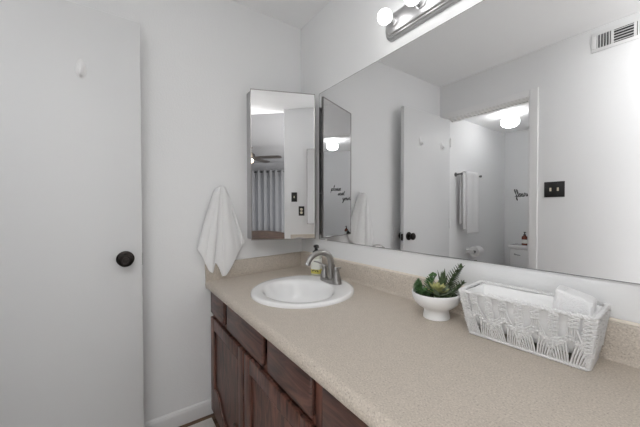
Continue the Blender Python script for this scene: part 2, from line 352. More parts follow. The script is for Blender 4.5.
# ------------------------------------------------------------------ vanity cabinet (sink base) and drawer unit
CF = -.608                                 # face-frame plane
def panel(bm, x0, x1, z0, z1, y0, y1, bev=.006): box(bm, (x0, y1, z0), (x1, y0, z1), bev, 2)
def raised_door(t, x0, x1, z0, z1):
    y0 = CF - .019
    fw = .062
    bm = bmesh.new()
    for lo, hi in (((x0, y0, z0), (x0+fw, CF-.001, z1)), ((x1-fw, y0, z0), (x1, CF-.001, z1)), ((x0+fw, y0, z1-fw), (x1-fw, CF-.001, z1))): box(bm, lo, hi, .003, 2)
    # bottom rail with the curved cathedral profile
    a, b = x0+fw, x1-fw; n = 24; poly = [(a, z0), (b, z0)]
    prof = []
    for k in range(n+1):
        u = k/n; s = abs(2*u-1)
        zz = fw*.85 + .095*(.5-.5*cos(pi*min(1, max(0, (s-.12)/.62))))
        prof.append((b+(a-b)*u, z0+zz))
    prism(bm, poly+prof, lambda u, v, dd: (u, dd, v), y0, CF-.001)
    dr = obj('cabinet_door', bm, M['wood'], t, ang=30)
    bm = bmesh.new(); box(bm, (a-.004, CF-.008, z0+.02), (b+.004, CF-.002, z1-fw+.004)); obj('door_panel', bm, M['wood'], dr, smooth=False)
    bm = bmesh.new()
    path = [(a, 0, z1-fw)] + [(u, 0, v) for u, v in reversed(prof)] + [(b, 0, z1-fw)]
    path = [Vector((p[0], y0+.006, p[2])) for p in path]
    tube(bm, path, .0065, 8, True); obj('panel_moulding', bm, M['wood'], dr)
def drawer_front(t, x0, x1, z0, z1, name='drawer_front'):
    bm = bmesh.new(); box(bm, (x0, CF-.019, z0), (x1, CF-.001, z1), .007, 3)
    return obj(name, bm, M['woodh'], t, ang=40)
def sink_base(x0, x1):
    t = thing('vanity_cabinet', 'dark stained wooden sink cabinet with two panelled doors under false drawer fronts', 'cabinet', (0, 0, 0))
    zt = .735
    obj('carcass', B(((x0, -.59, 0), (x0+.016, -.022, zt)), ((x1-.016, -.59, 0), (x1, -.022, zt)), ((x0+.016, -.59, .06), (x1-.016, -.03, .076)), ((x0+.016, -.034, .076), (x1-.016, -.022, zt))), M['wooddeep'], t, smooth=False)
    zr = .5855
    bm = bmesh.new()
    for lo, hi in (((x0, CF, 0), (x0+.04, -.59, zt)), ((x1-.045, CF, 0), (x1, -.59, zt)), ((x0+.04, CF, zt-.03), (x1-.045, -.59, zt)), ((x0+.04, CF, .545), (x1-.045, -.59, .625)), ((x0+.04, CF, 0), (x1-.045, -.59, .085)), ((.28, CF, .625), (.31, -.59, zt-.03)), ((.745, CF, .625), (.785, -.59, zt-.03)), ((.52, CF, .085), (.57, -.59, .545))): box(bm, lo, hi, .0015, 1)
    obj('face_frame', bm, M['wood'], t)
    for a, b in ((.020, .268), (.318, .742), (.786, 1.076)): drawer_front(t, a, b, .596, .721, 'false_drawer_front')
    for a, b in ((.022, .5395), (.5525, 1.078)): raised_door(t, a, b, .035, .573)
    return t
sink_base(.004, 1.105)
t = thing('drawer_cabinet', 'dark stained wooden drawer cabinet to the right of the sink cabinet', 'cabinet', (0, 0, 0))
x0, x1, zt = 1.107, XE-.006, .735
obj('carcass', B(((x0, -.59, 0), (x0+.016, -.022, zt)), ((x1-.016, -.59, 0), (x1, -.022, zt)), ((x0+.016, -.034, .06), (x1-.016, -.022, zt)), ((x0+.016, -.59, .06), (x1-.016, -.034, .076))), M['wooddeep'], t, smooth=False)
bm = bmesh.new()
for lo, hi in (((x0, CF, 0), (x0+.03, -.59, zt)), ((x1-.03, CF, 0), (x1, -.59, zt)), ((x0+.03, CF, .71), (x1-.03, -.59, zt)), ((x0+.03, CF, 0), (x1-.03, -.59, .07)), ((x0+.03, CF, .235), (x1-.03, -.59, .255)), ((x0+.03, CF, .42), (x1-.03, -.59, .44)), ((x0+.03, CF, .57), (x1-.03, -.59, .59)), ((1.52, CF, .07), (1.555, -.59, .71))): box(bm, lo, hi, .0015, 1)
obj('face_frame', bm, M['wood'], t)
for a, b in ((1.128, 1.525), (1.55, 1.94)):
    for z0, z1 in ((.06, .235), (.25, .42), (.435, .57), (.588, .721)): drawer_front(t, a, b, z0, z1)

# ------------------------------------------------------------------ worktop with splashes (built in its own tilted frame)
SKX, SKY, SKA, SKB = .528, -.318, .260, .248
top = thing('countertop', 'beige speckled laminate countertop with rounded front edge and backsplash', 'countertop', (0, 0, ct(0)), (TILT, 0, 0))
FY = -.652; XL, XR = .002, XE-.002
bm = bmesh.new()
# cross-section of slab: rounded nose at front, cove at back
nose = [(-.001, 0)]
nose += [(FY+.022 - .022*sin(a), -.022 + .022*cos(a)) for a in [k*pi/2/8 for k in range(9)]]
nose += [(FY + .016 - .016*cos(a), -.028 - .016*sin(a)) for a in [k*pi/2/6 for k in range(1, 7)]]
nose += [(FY+.05, -.044), (FY+.05, -.038), (-.001, -.038)]
ell = [(SKX + (SKA-.018)*cos(2*pi*k/64), SKY + (SKB-.018)*sin(2*pi*k/64)) for k in range(64)]
# split slab: the front nose strip (full length) + field with the sink cut-out
strip = [(FY+.022, 0)] + nose[2:10] + nose[10:17] + [(FY+.022, -.044)]
prism(bm, strip, lambda u, v, d: (d, u, v), XL, XR)
def plate_with_hole(bm, x0, x1, y0, y1, hole, z0, z1):
    n = len(hole); cxh, cyh = SKX, SKY; outer = []
    for hx, hy in hole:
        dx, dy = hx-cxh, hy-cyh; tmin = 1e9
        for lim, c0, dd in ((x0, cxh, dx), (x1, cxh, dx), (y0, cyh, dy), (y1, cyh, dy)):
            if abs(dd) > 1e-9:
                tt = (lim-c0)/dd
                if tt > 0: tmin = min(tmin, tt)
        outer.append((cxh+dx*tmin, cyh+dy*tmin))
    # snap nearest rays to the corners
    for cx_, cy_ in ((x0, y0), (x0, y1), (x1, y0), (x1, y1)):
        k = min(range(n), key=lambda i: (outer[i][0]-cx_)**2 + (outer[i][1]-cy_)**2); outer[k] = (cx_, cy_)
    V = lambda P, z: [bm.verts.new((p[0], p[1], z)) for p in P]
    ot, it, ob, ib = V(outer, z1), V(hole, z1), V(outer, z0), V(hole, z0)
    for k in range(n):
        m = (k+1) % n
        bm.faces.new((ot[k], ot[m], it[m], it[k])); bm.faces.new((ob[k], ib[k], ib[m], ob[m]))
        bm.faces.new((it[k], it[m], ib[m], ib[k])); bm.faces.new((ot[k], ob[k], ob[m], ot[m]))
plate_with_hole(bm, XL, .95, FY+.022, -.001, ell, -.038, 0)
box(bm, (.95, FY+.022, -.038), (XR, -.001, 0))
obj('worktop', bm, M['counter'], top, ang=40)
SH = .0968
prof = [(-.001, 0), (-.032, 0.0005), (-.024, .004), (-.020, .012), (-.019, SH-.006), (-.016, SH-.001), (-.012, SH), (-.001, SH)]
bm = bmesh.new(); prism(bm, prof, lambda u, v, d: (d, u, v), XL+.0195, XR-.0195); s = obj('backsplash', bm, M['counter'], top, ang=50)
bm = bmesh.new(); prism(bm, [(0, SH), (-.006, SH), (-.005, SH+.004), (0, SH+.007)], lambda u, v, d: (d, u, v), XL+.02, XR-.02); obj('caulk_line', bm, M['caulk'], s, smooth=False)
def side_splash(x, sgn):
    bm = bmesh.new(); y0, y1 = FY+.002, -.001
    prism(bm, [(-u*sgn*-1, v) for u, v in [(0, -.042), (.0005, -.042), (.018, -.042), (.0185, -.03), (.0185, SH-.004), (.015, SH), (0, SH)]], lambda u, v, d: (x + u, d, v), y0, y1)
    return obj('end_splash', bm, M['counter'], top, ang=50)
side_splash(XL-.001, 1); side_splash(XR+.001, -1)

# ------------------------------------------------------------------ sink
sk = thing('sink_basin', 'white oval drop-in sink set in the beige counter', 'sink', (SKX, SKY, ct(SKY)), (TILT, 0, 0))
bm = bmesh.new()
rim = [(1.0, 0, 0.0), (1.0, 0, .006), (.988, 0, .012), (.965, 0, .0155), (.93, 0, .015)]
iA, iB, iX, iY = .190, .154, .010, -.032      # bowl opening, shifted to the front
bowl = [(1.09, .0142), (1.05, .0118), (1.015, .006), (.985, -.004), (.96, -.016), (.93, -.03), (.86, -.065), (.74, -.097), (.55, -.120), (.32, -.132), (.14, -.136), (.12, -.137)]
rings = []
n = 64
for s, _, z in rim: rings.append([(SKA*s*cos(2*pi*k/n), SKB*s*sin(2*pi*k/n), z) for k in range(n)])
for s, z in bowl: rings.append([(iX + iA*s*cos(2*pi*k/n), iY + iB*s*sin(2*pi*k/n), z) for k in range(n)])
VR = [[bm.verts.new(p) for p in r] for r in rings]
for a, b in zip(VR, VR[1:]):
    for k in range(n): bm.faces.new((a[k], a[(k+1) % n], b[(k+1) % n], b[k]))
bm.faces.new(VR[-1])
# underside shell
und = [(.96, -.001), (.90, -.03)]
o_ = obj('basin', bm, M['porcelain'], sk, ang=80)
dr = obj('drain', LA([(0, .003), (.010, .003), (.012, .001), (.020, .001), (.024, .003), (.026, 0), (.026, -.004)], 24, TR(iX, iY, -.1355)), M['chrome'], sk)
obj('drain_stopper', LA([(0, .006), (.012, .005), (.015, .003), (.015, .001), (0, .001)], 20, TR(iX, iY, -.134)), M['chrome'], dr)

# ------------------------------------------------------------------ faucet
FX, FYc = .532, -.147
fa = thing('faucet', 'brushed nickel two-handle faucet with high arched spout on white sink', 'faucet', (FX, FYc, ct(FYc)+.0148), (TILT, 0, 0))
bm = bmesh.new()
def fbase(s, z): return [(s*(.079*abs(cos(a))**.72*(1 if cos(a) > 0 else -1)), s*.0285*(abs(sin(a))**.8)*(1 if sin(a) > 0 else -1), z) for a in [2*pi*k/48 for k in range(48)]]
VR = [[bm.verts.new(p) for p in fbase(s, z)] for s, z in ((1, 0), (1, .010), (.97, .015), (.9, .019), (.6, .021))]
bm.faces.new(list(reversed(VR[0])))
for a, b in zip(VR, VR[1:]):
    for k in range(48): bm.faces.new((a[k], a[(k+1) % 48], b[(k+1) % 48], b[k]))
bm.faces.new(VR[-1]); obj('base_plate', bm, M['nickel'], fa, ang=45)
path = spline([(0, .004, .014), (0, .004, .06), (0, .004, .108), (0, -.010, .140), (0, -.046, .159), (0, -.090, .156), (0, -.122, .137), (0, -.138, .113)], 6)
nP = len(path); rad = [.0185 - .0055*min(1, i/nP*1.1) for i in range(nP)]
bm = bmesh.new(); tube(bm, path, rad, 20); sp = obj('spout', bm, M['nickel'], fa, ang=50)
dirv = (path[-1]-path[-2]).normalized(); bm = bmesh.new(); tube(bm, [path[-1]-dirv*.002, path[-1]+dirv*.008], .0112, 20); obj('aerator', bm, M['satin'], sp)
for sx in (-1, 1):
    h = obj('handle', LA([(0, .016), (.024, .016), (.0235, .022), (.019, .042), (.0145, .060), (.0135, .066), (.015, .069), (.0145, .078), (.010, .083), (0, .084)], 24, TR(sx*.052, 0, 0)), M['nickel'], fa, ang=40)
    bm = bmesh.new(); pth = spline([(sx*.052, 0, .072), (sx*.070, -.006, .083), (sx*.092, -.014, .091), (sx*.116, -.024, .094)], 5)
    tube(bm, pth, [.0085 - .0035*i/(len(pth)-1) for i in range(len(pth))], 12, flat=.6); obj('lever', bm, M['nickel'], h)
bm = bmesh.new(); lathe(bm, [(0, .018), (.003, .018), (.003, .070), (.0055, .073), (.006, .086), (.004, .090), (0, .090)], 14, TR(0, .022, 0)); obj('lift_rod', bm, M['darkrim'], fa)

# ------------------------------------------------------------------ soap dispenser bottle
def soap_bottle():
    x, y = .320, -.092
    t = thing('soap_dispenser', 'clear soap bottle with black pump and yellow-banded label behind the faucet', 'soap bottle', (x, y, ct(y)), (TILT, 0, RAD(32))); t.scale = (1.1, 1.1, 1.19)
    def ring(bm, w_, d_, z): return [bm.verts.new((w_*(abs(cos(a))**.45)*(1 if cos(a) > 0 else -1), d_*(abs(sin(a))**.45)*(1 if sin(a) > 0 else -1), z)) for a in [2*pi*(k+.5)/32 for k in range(32)]]
    def stack(rows):
        bm = bmesh.new(); R_ = [ring(bm, *r) for r in rows]; bm.faces.new(list(reversed(R_[0]))); bm.faces.new(R_[-1])
        for a, b in zip(R_, R_[1:]):
            for k in range(32): bm.faces.new((a[k], a[(k+1) % 32], b[(k+1) % 32], b[k]))
        return bm
    body = obj('bottle', stack([(.024, .017, 0), (.027, .020, .004), (.027, .020, .095), (.025, .018, .104), (.017, .013, .110), (.013, .012, .112)]), M['soapglass'], t)
    lb = obj('bottle_label', stack([(.0273, .0203, .012), (.0274, .0204, .013), (.0274, .0204, .085), (.0273, .0203, .086)]), M['label'], body)
    obj('label_band', stack([(.0276, .0206, .013), (.0276, .0206, .034)]), M['yellow'], lb)
    bm = bmesh.new()
    for k, (u, v) in enumerate(((-.014, .027), (-.006, .030), (.003, .026), (.012, .029), (.017, .025))):
        lathe(bm, [(0, 0), (.004, 0), (.004, .0004), (0, .0004)], 10, TR(u, -.0206, v) @ RX(pi/2))
    obj('label_print', bm, M['olive'], lb)
    bm = LA([(0, .110), (.019, .110), (.0205, .113), (.0195, .121), (.013, .127), (.009, .130), (.009, .142), (.0, .142)], 20)
    lathe(bm, [(0, .141), (.012, .141), (.0145, .144), (.014, .151), (.009, .154), (0, .154)], 20)
    tube(bm, [(0, 0, .149), (.012, -.012, .149), (.024, -.024, .146)], [.005, .0045, .004], 10)
    obj('pump', bm, M['black'], t)
soap_bottle()

# ------------------------------------------------------------------ planter with succulents
PX, PY = 1.127, -.113
pl = thing('succulent_planter', 'white footed bowl of artificial green succulents on the counter', 'potted plant', (PX, PY, ct(PY)), (TILT, 0, 0))
obj('pot', LA([(0, 0), (.044, 0), (.0465, .002), (.0455, .008), (.0425, .022), (.0425, .032), (.047, .036), (.062, .045), (.074, .057), (.081, .072), (.0835, .088), (.0832, .0935), (.081, .095), (.078, .0935), (.076, .082), (.07, .072), (0, .068)], 48), M['pot'], pl, ang=60)
obj('moss_filler', LA([(.0765, .080), (.06, .088), (.03, .092), (0, .094)], 24), M['moss'], pl)
def leaf(bm, base, direction, L, wd, th=.002, curl=.2, tip=.05, n=5):
    d_ = Vector(direction).normalized(); up = Vector((0, 0, 1)); s = d_.cross(up)
    s = s.normalized() if s.length > 1e-4 else Vector((1, 0, 0)); nrm = s.cross(d_).normalized()
    rows = []
    for i in range(n+1):
        u = i/n; c = Vector(base) + d_*L*u + nrm*(curl*L*u*u)
        ww = wd*(max(tip, sin(pi*min(1, .18+.82*u))**.8) if u < 1 else tip)
        tt = th*(1-u*.8)
        rows.append([bm.verts.new(c + s*ww), bm.verts.new(c + nrm*tt), bm.verts.new(c - s*ww), bm.verts.new(c - nrm*tt)])
    for a, b in zip(rows, rows[1:]):
        for k in range(4): bm.faces.new((a[k], a[(k+1) % 4], b[(k+1) % 4], b[k]))
    bm.faces.new(rows[-1]); bm.faces.new(list(reversed(rows[0])))
def rosette(name, m, cx_, cy_, cz_, R_, rings_, tilt=(0, 0), wd=.3):
    bm = bmesh.new()
    for i, (nl, el, lf) in enumerate(rings_):
        for k in range(nl):
            a = 2*pi*(k + .5*(i % 2))/nl + random.uniform(-.1, .1)
            e = RAD(el + random.uniform(-6, 6))
            leaf(bm, (cx_, cy_, cz_+.004*i), (cos(a)*cos(e)+tilt[0], sin(a)*cos(e)+tilt[1], sin(e)), R_*lf, R_*lf*wd, .003, .25, .04)
    return obj(name, bm, m, pl, ang=40)
r_ = rosette('pale_rosette_succulent', M['leafl'], .024, -.030, .101, .045, [(9, 10, 1), (8, 32, .85), (6, 55, .62), (4, 75, .4)])
tag(r_, 'pale yellow green rosette')
rosette('grey_rosette_succulent', M['leafg'], .026, -.028, .093, .056, [(11, 8, 1), (8, 20, .9)], wd=.22)
# upright spiky clump at the back
bm = bmesh.new()
for k in range(16):
    a = random.uniform(0, 2*pi); e = RAD(random.uniform(55, 84)); L = random.uniform(.05, .088)
    leaf(bm, (.010+random.uniform(-.008, .008), .020+random.uniform(-.008, .008), .088), (cos(a)*cos(e), sin(a)*cos(e), sin(e)), L, .0072, .002, random.uniform(-.12, .05), .05)
tag(obj('spiky_succulent', bm, M['leafd'], pl, ang=40), 'dark upright spiky clump')
# tall fronds with toothed leaflets
def frond(bm, base, tipv, L, nl, wl, ww):
    d_ = Vector(tipv).normalized(); pts = [Vector(base) + d_*L*u + Vector((.010, .004, -.004))*u*u*2 for u in [i/nl for i in range(nl+1)]]
    tube(bm, pts, [.003-.0018*i/nl for i in range(nl+1)], 6)
    view = Vector((.63, -.95, .3)).normalized(); side = d_.cross(view).normalized()
    for i, p in enumerate(pts[1:], 1):
        u = i/nl; l = wl*(1.15-.65*u)
        for sg in (-1, 1):
            leaf(bm, p, side*sg*.75 + d_*.75 + view*random.uniform(.0, .25), l, ww, .0028, .05, .1, 4)
        if i % 2: leaf(bm, p, view*.7 + d_*.8, l*.7, ww*.8, .0025, .05, .1, 4)
    leaf(bm, pts[-1], d_, wl*.5, ww, .002, .05, .1, 4)
bm = bmesh.new()
frond(bm, (.026, .030, .085), (.14, .20, 1), .106, 11, .037, .0115)
frond(bm, (.046, .014, .082), (.26, .26, 1), .062, 7, .028, .0095)
tag(obj('tall_fern_succulent', bm, M['leafd'], pl, ang=40), 'tall dark green toothed frond')
# short bushy sprigs on the left
bm = bmesh.new()
for bx_, by_, tx_, ty_, L in ((-.024, -.040, -.35, -.45, .050), (-.012, -.026, .02, .0, .062), (-.040, -.030, -.6, -.5, .044), (-.026, -.006, -.15, .1, .058), (-.050, -.008, -.7, -.3, .046), (-.012, -.052, -.05, -.7, .036), (-.040, .016, -.4, .2, .050), (.002, -.048, .1, -.6, .032)):
    frond(bm, (bx_, by_, .082), (tx_, ty_, 1), L*1.3, 7, .024, .0080)
tag(obj('bushy_succulent', bm, M['leafm'], pl, ang=40), 'short bushy mid green sprigs')
bm = bmesh.new()
for bx_, by_ in ((.050, -.038), (.038, -.052), (.0, -.062), (-.012, -.058), (.058, -.014)):
    for k in range(7):
        a = 2*pi*k/7; leaf(bm, (bx_, by_, .085), (cos(a)*.8, sin(a)*.8, .6), .017, .005, .0025, .2, .1, 3)
obj('trailing_succulent', bm, M['leafd'], pl, ang=40)

# ------------------------------------------------------------------ macrame basket
BX, BY = 1.410, -.098
bk = thing('macrame_basket', 'white knotted cord basket on the counter holding a rolled towel', 'basket', (BX, BY, ct(BY)), (TILT, 0, RAD(3.0)))
bl, bd, tl, td, bh = .139, .048, .158, .073, .142
def bpos(face, u, v, off=0.0):
    "u along the side 0..1, v height 0..1"
    hl, hd = bl + (tl-bl)*v, bd + (td-bd)*v; z = .004 + (bh-.006)*v
    if face == 'front': return Vector((-hl + 2*hl*u, -hd-off, z))
    if face == 'back': return Vector((hl - 2*hl*u, hd+off, z))
    if face == 'left': return Vector((-hl-off, hd - 2*hd*u, z))
    return Vector((hl+off, -hd + 2*hd*u, z))
bm = bmesh.new()
cs = [(-1, -1), (1, -1), (1, 1), (-1, 1)]
i0 = [bm.verts.new((sx*(bl-.008), sy*(bd-.008), .030)) for sx, sy in cs]; i1 = [bm.verts.new((sx*(tl-.008), sy*(td-.008), bh-.006)) for sx, sy in cs]
i2 = [bm.verts.new((sx*(tl-.014), sy*(td-.014), bh-.006)) for sx, sy in cs]; i3 = [bm.verts.new((sx*(bl-.014), sy*(bd-.014), .055)) for sx, sy in cs]
for a, b in ((i0, i1), (i1, i2), (i2, i3)):
    for k in range(4): bm.faces.new((a[k], a[(k+1) % 4], b[(k+1) % 4], b[k]))
bm.faces.new(i3); bm.faces.new(list(reversed(i0)))
bmesh.ops.subdivide_edges(bm, edges=bm.edges[:], cuts=5, use_grid_fill=True)
for v in bm.verts: v.co += Vector((random.uniform(-1, 1), random.uniform(-1, 1), random.uniform(-1, 1)))*.0012
obj('fabric_liner', bm, M['liner'], bk, ang=80)
# twisted cord rim and base frame
def rope(bm, pts, r, turns, seg=6):
    n = len(pts); L = 0; acc = [0]
    for a, b in zip(pts, pts[1:]): L += (b-a).length; acc.append(L)
    for ph in (0, pi):
        q = []
        for i, p in enumerate(pts):
            t_ = (pts[min(i+1, n-1)] - pts[max(i-1, 0)]).normalized(); a = t_.orthogonal().normalized() if abs(t_.z) > .9 else Vector((0, 0, 1)); a = (a - t_*a.dot(t_)).normalized(); b = t_.cross(a)
            an = turns*2*pi*acc[i]/L + ph; q.append(p + (a*cos(an) + b*sin(an))*r*.55)
        tube(bm, q, r*.62, seg)
def linepts(a, b, n): return [a + (b-a)*(i/n) for i in range(n+1)]
bm = bmesh.new()
for sx0, sy0, sx1, sy1 in ((-1, -1, 1, -1), (1, -1, 1, 1), (1, 1, -1, 1), (-1, 1, -1, -1)):
    A_ = Vector((sx0*tl, sy0*td, bh-.003)); B_ = Vector((sx1*tl, sy1*td, bh-.003)); L = (B_-A_).length
    rope(bm, linepts(A_, B_, int(L/.003)), .0062, L/.011)
obj('twisted_rim', bm, M['cord'], bk, ang=80)
bm = bmesh.new()
for sx0, sy0, sx1, sy1 in ((-1, -1, 1, -1), (1, -1, 1, 1), (1, 1, -1, 1), (-1, 1, -1, -1)):
    A_ = Vector((sx0*bl, sy0*bd, .0055)); B_ = Vector((sx1*bl, sy1*bd, .0055)); L = (B_-A_).length
    rope(bm, linepts(A_, B_, int(L/.003)), .0055, L/.012)
obj('base_cord', bm, M['cord'], bk, ang=80)
for sx, sy in cs:
    bm = bmesh.new(); rope(bm, linepts(Vector((sx*bl, sy*bd, .004)), Vector((sx*tl, sy*td, bh-.004)), 36), .0048, 9)
    obj('corner_cord', bm, M['cord'], bk, ang=80)
def knot(bm, face, u, v, w_, h_, r=.0020, rows=3):
    "flat square knot: interlaced loops"
    for k in range(rows):
        vv = v + (k-(rows-1)/2)*h_/rows; sg = 1 if k % 2 else -1
        pts = [bpos(face, u - w_/2, vv - sg*h_*.12, .0015), bpos(face, u - w_*.25, vv + sg*h_*.10, .0048), bpos(face, u, vv, .0058), bpos(face, u + w_*.25, vv - sg*h_*.10, .0048), bpos(face, u + w_/2, vv + sg*h_*.12, .0015)]
        tube(bm, spline(pts, 3), r, 6)
def side_panel(face, nper):
    nh = nper*2; hw = 1/nh
    zig = lambda u: .30 + .24*abs(((u*nper+.5) % 1.0)*2 - 1)          # chevron line: alternates along the side
    cl = lambda u: min(.99, max(.01, u))
    bm = bmesh.new()
    for k in range(nh+1):
        u0 = k*hw
        for d in (-.24, -.12, 0, .12, .24):                              # four straight cords under every column of knots
            u = cl(u0 + d*hw); tube(bm, linepts(bpos(face, u, 1, .001), bpos(face, u, zig(cl(u0)), .001), 4), .0019, 6)
        if k < nh:                                                    # diagonals running to the next column
            for q in (.02,):
                a = cl(u0+.2*hw); b = cl(u0+hw-.2*hw)
                tube(bm, spline([bpos(face, a, zig(cl(u0))+.16+q, .003), bpos(face, (a+b)/2, (zig(cl(u0))+zig(cl(u0+hw)))/2+.07+q, .004), bpos(face, b, zig(cl(u0+hw))+.02+q, .003)], 4), .0021, 6)
    nf = nper*13
    for i in range(nf+1):                                             # fringe below the chevron, slanting
        u = i/nf; ph = (u*nper+.5) % 1.0; sl = .030*(1 if ph < .5 else -1)*(5/nper)
        pts = [bpos(face, cl(u + sl), zig(u), .003), bpos(face, cl(u + sl*.35), zig(u)*.5, .0035), bpos(face, u, .03, .001)]
        tube(bm, spline(pts, 3), .0023, 6)
    obj('hanging_cords', bm, M['cord'], bk, ang=80)
    bm = bmesh.new()
    for k in range(nh+1):
        u0 = k*hw; v = .93; lo = zig(cl(u0)) + (.02 if k % 2 else .06)
        while v > lo:
            if not (k % 2 and .62 < v < .74): knot(bm, face, min(1-.27*hw, max(.27*hw, u0)), v, hw*.54, .07, .0023, 2)
            v -= .075
    for i in range(nper*8+1):
        u = i/(nper*8); knot(bm, face, min(.985, max(.015, u)), zig(u), .9/(nper*8), .09, .0024, 3)
    obj('knotted_chevron', bm, M['cord'], bk, ang=80)
side_panel('front', 4); side_panel('right', 2); side_panel('left', 2); side_panel('back', 4)
# rolled towel standing at the right end of the basket
rt = thing('rolled_towel', 'white rolled towel sticking up at the right end of the basket', 'towel', (BX+.094, BY+.006, ct(BY)+.048), (RAD(2), RAD(6), RAD(8)))
bm = bmesh.new()
def tsec(u, v):
    a = 2*pi*u; e = .32
    z = .155*min(1, v/.82) if v < .82 else .155
    k = 1.0 if v < .80 else cos((v-.80)/.2*pi/2)**.3 if v < 1 else 0.0
    zz = .122*v/.8 if v < .8 else .122 + .006*sin((v-.8)/.2*pi/2)
    x = .043*k*(abs(cos(a))**e)*(1 if cos(a) > 0 else -1); y = .038*k*(abs(sin(a))**e)*(1 if sin(a) > 0 else -1)
    zz *= 1 - .13*(x/.047)*.5
    return Vector((x*(1-.10*v), y*(1-.05*v), zz))
grid(bm, 48, 22, tsec, True); bmesh.ops.remove_doubles(bm, verts=bm.verts[:], dist=1e-5)
body = obj('towel_roll', bm, M['towel'], rt, ang=80)
bm = bmesh.new(); tube(bm, spline([(-.028, -.0365, .02), (-.027, -.0362, .06), (-.026, -.0352, .108), (-.022, -.030, .131), (-.020, .0, .134), (-.020, .028, .130)], 5), .0018, 8); obj('towel_edge', bm, M['towel'], rt)

# ------------------------------------------------------------------ hand towel and its hook on the back wall
hk = thing('towel_hook', 'small white wall hook holding the hand towel', 'hook', (0, -.568, 1.315))
obj('hook_plate', B(((0, -.009, -.018), (.004, .009, .016)), bev=.0015), M['plate'], hk)
bm = bmesh.new(); tube(bm, spline([(.002, 0, -.004), (.014, 0, -.006), (.024, 0, .0), (.027, 0, .010)], 5), .0035, 10); obj('hook_prong', bm, M['plate'], hk)
tw = thing('hand_towel', 'white hand towel hanging in folds from a hook on the back wall', 'towel', (0, -.568, 1.31))
def interp(tab, x):
    for (a, b), (c, d_) in zip(tab, tab[1:]):
        if x <= c: return b + (d_-b)*(x-a)/(c-a) if c > a else d_
    return tab[-1][1]
botz = [(0, -.345), (.10, -.385), (.22, -.475), (.30, -.49), (.38, -.43), (.45, -.465), (.52, -.515), (.58, -.51), (.68, -.45), (.80, -.385), (.92, -.345), (1, -.325)]
boty = [(0, -.128), (.10, -.108), (.22, -.070), (.30, -.048), (.38, -.030), (.52, .004), (.68, .062), (.80, .100), (.92, .135), (1, .148)]
def crease(x): return 1 - abs(sin(x))**.7
def tw_front(u, v):
    zb = interp(botz, u); yb = interp(boty, u)
    spread = .11 + .89*v**.82; z = .010*cos((u-.5)*pi)*(1-v) + zb*v
    y = yb*spread + (u-.5)*.016*(1-v)
    edge = sin(pi*min(1, max(0, u)))**.4
    fold = .9*crease((u-.40)*pi*1.9+.15*v) + .55*crease((u-.16)*pi*2.6) + .35*crease((u-.78)*pi*2.4)   # sharp valleys with broad ridges
    amp = .050*min(1, v*2.2+.15)
    x = .016 + .056*edge*(1-.25*v) - amp*fold*edge*.75
    zabs = 1.31 + z
    lim = .005 if zabs > .90 else .027 if zabs < .885 else .005 + .022*(.90-zabs)/.015
    return Vector((max(lim, x), y, z))
bm = bmesh.new(); grid(bm, 90, 50, tw_front)
solid(obj('towel_cloth', bm, M['towel'], tw, ang=80), .005, 0, 1)
def tw_back(u, v):
    p = tw_front(.12 + .76*u, v); p.z = .005 + (-.36 - .03*sin(u*9))*v; p.x = .005 + .004*sin(pi*u); return p
bm = bmesh.new(); grid(bm, 40, 24, tw_back)
solid(obj('towel_back_fold', bm, M['towel'], tw, ang=80), .004, 0, 0)

# ------------------------------------------------------------------ switch plates
def wall_plate(name, label, cat, loc, rotz, w_, h_, m, kind='toggle', n=1, group=None):
    "local frame: plate in xz-plane facing -y"
    t = thing(name, label, cat, loc, (0, 0, rotz), group)
    obj('cover_plate', B(((-w_/2, -.006, -h_/2), (w_/2, 0, h_/2)), bev=.0025), m, t)
    for k in range(n):
        x = (k-(n-1)/2)*.046
        if kind == 'toggle':
            bm = B(((x-.006, -.0075, -.013), (x+.006, -.005, .013))); obj('toggle_slot', bm, M['ivory'], t, smooth=False)
            bm = bmesh.new(); tube(bm, [(x, -.006, 0), (x, -.017, .007 if k else -.007)], [.0048, .0036], 8); obj('toggle', bm, M['ivory'], t)
        elif kind == 'outlet':
            for z in (-.02, .02):
                bm = LA([(0, 0), (.0165, 0), (.0165, .002), (0, .002)], 20, TR(x, -.006, z) @ RX(pi/2)); obj('socket_face', bm, M['ivory'] if m is M['black'] else M['plate'], t)
    for z in (-h_*.36, h_*.36):
        for k in range(n): obj('screw', LA([(0, 0), (.003, 0), (.0025, .001), (0, .001)], 10, TR((k-(n-1)/2)*.046, -.006, z) @ RX(pi/2)), m, t)
    return t
wall_plate('light_switch', 'black double toggle switch plate beside the doorway, seen in the mirror', 'light switch', (.958, W, 1.341), pi, .127, .117, M['black'], 'toggle', 2)
wall_plate('light_switch', 'black single toggle switch plate on the end wall, upper of the two plates', 'light switch', (XE, -.607, 1.342), -pi/2, .072, .117, M['black'], 'toggle', 1)
wall_plate('electrical_outlet', 'black outlet plate on the end wall, lower one beside the cabinet', 'outlet', (XE, -.515, 1.168), -pi/2, .072, .117, M['black'], 'outlet', 1)
wall_plate('electrical_outlet', 'white outlet plate on back wall just behind the open door edge', 'outlet', (0, -1.016, .97), pi/2, .072, .117, M['plate'], 'outlet', 1)

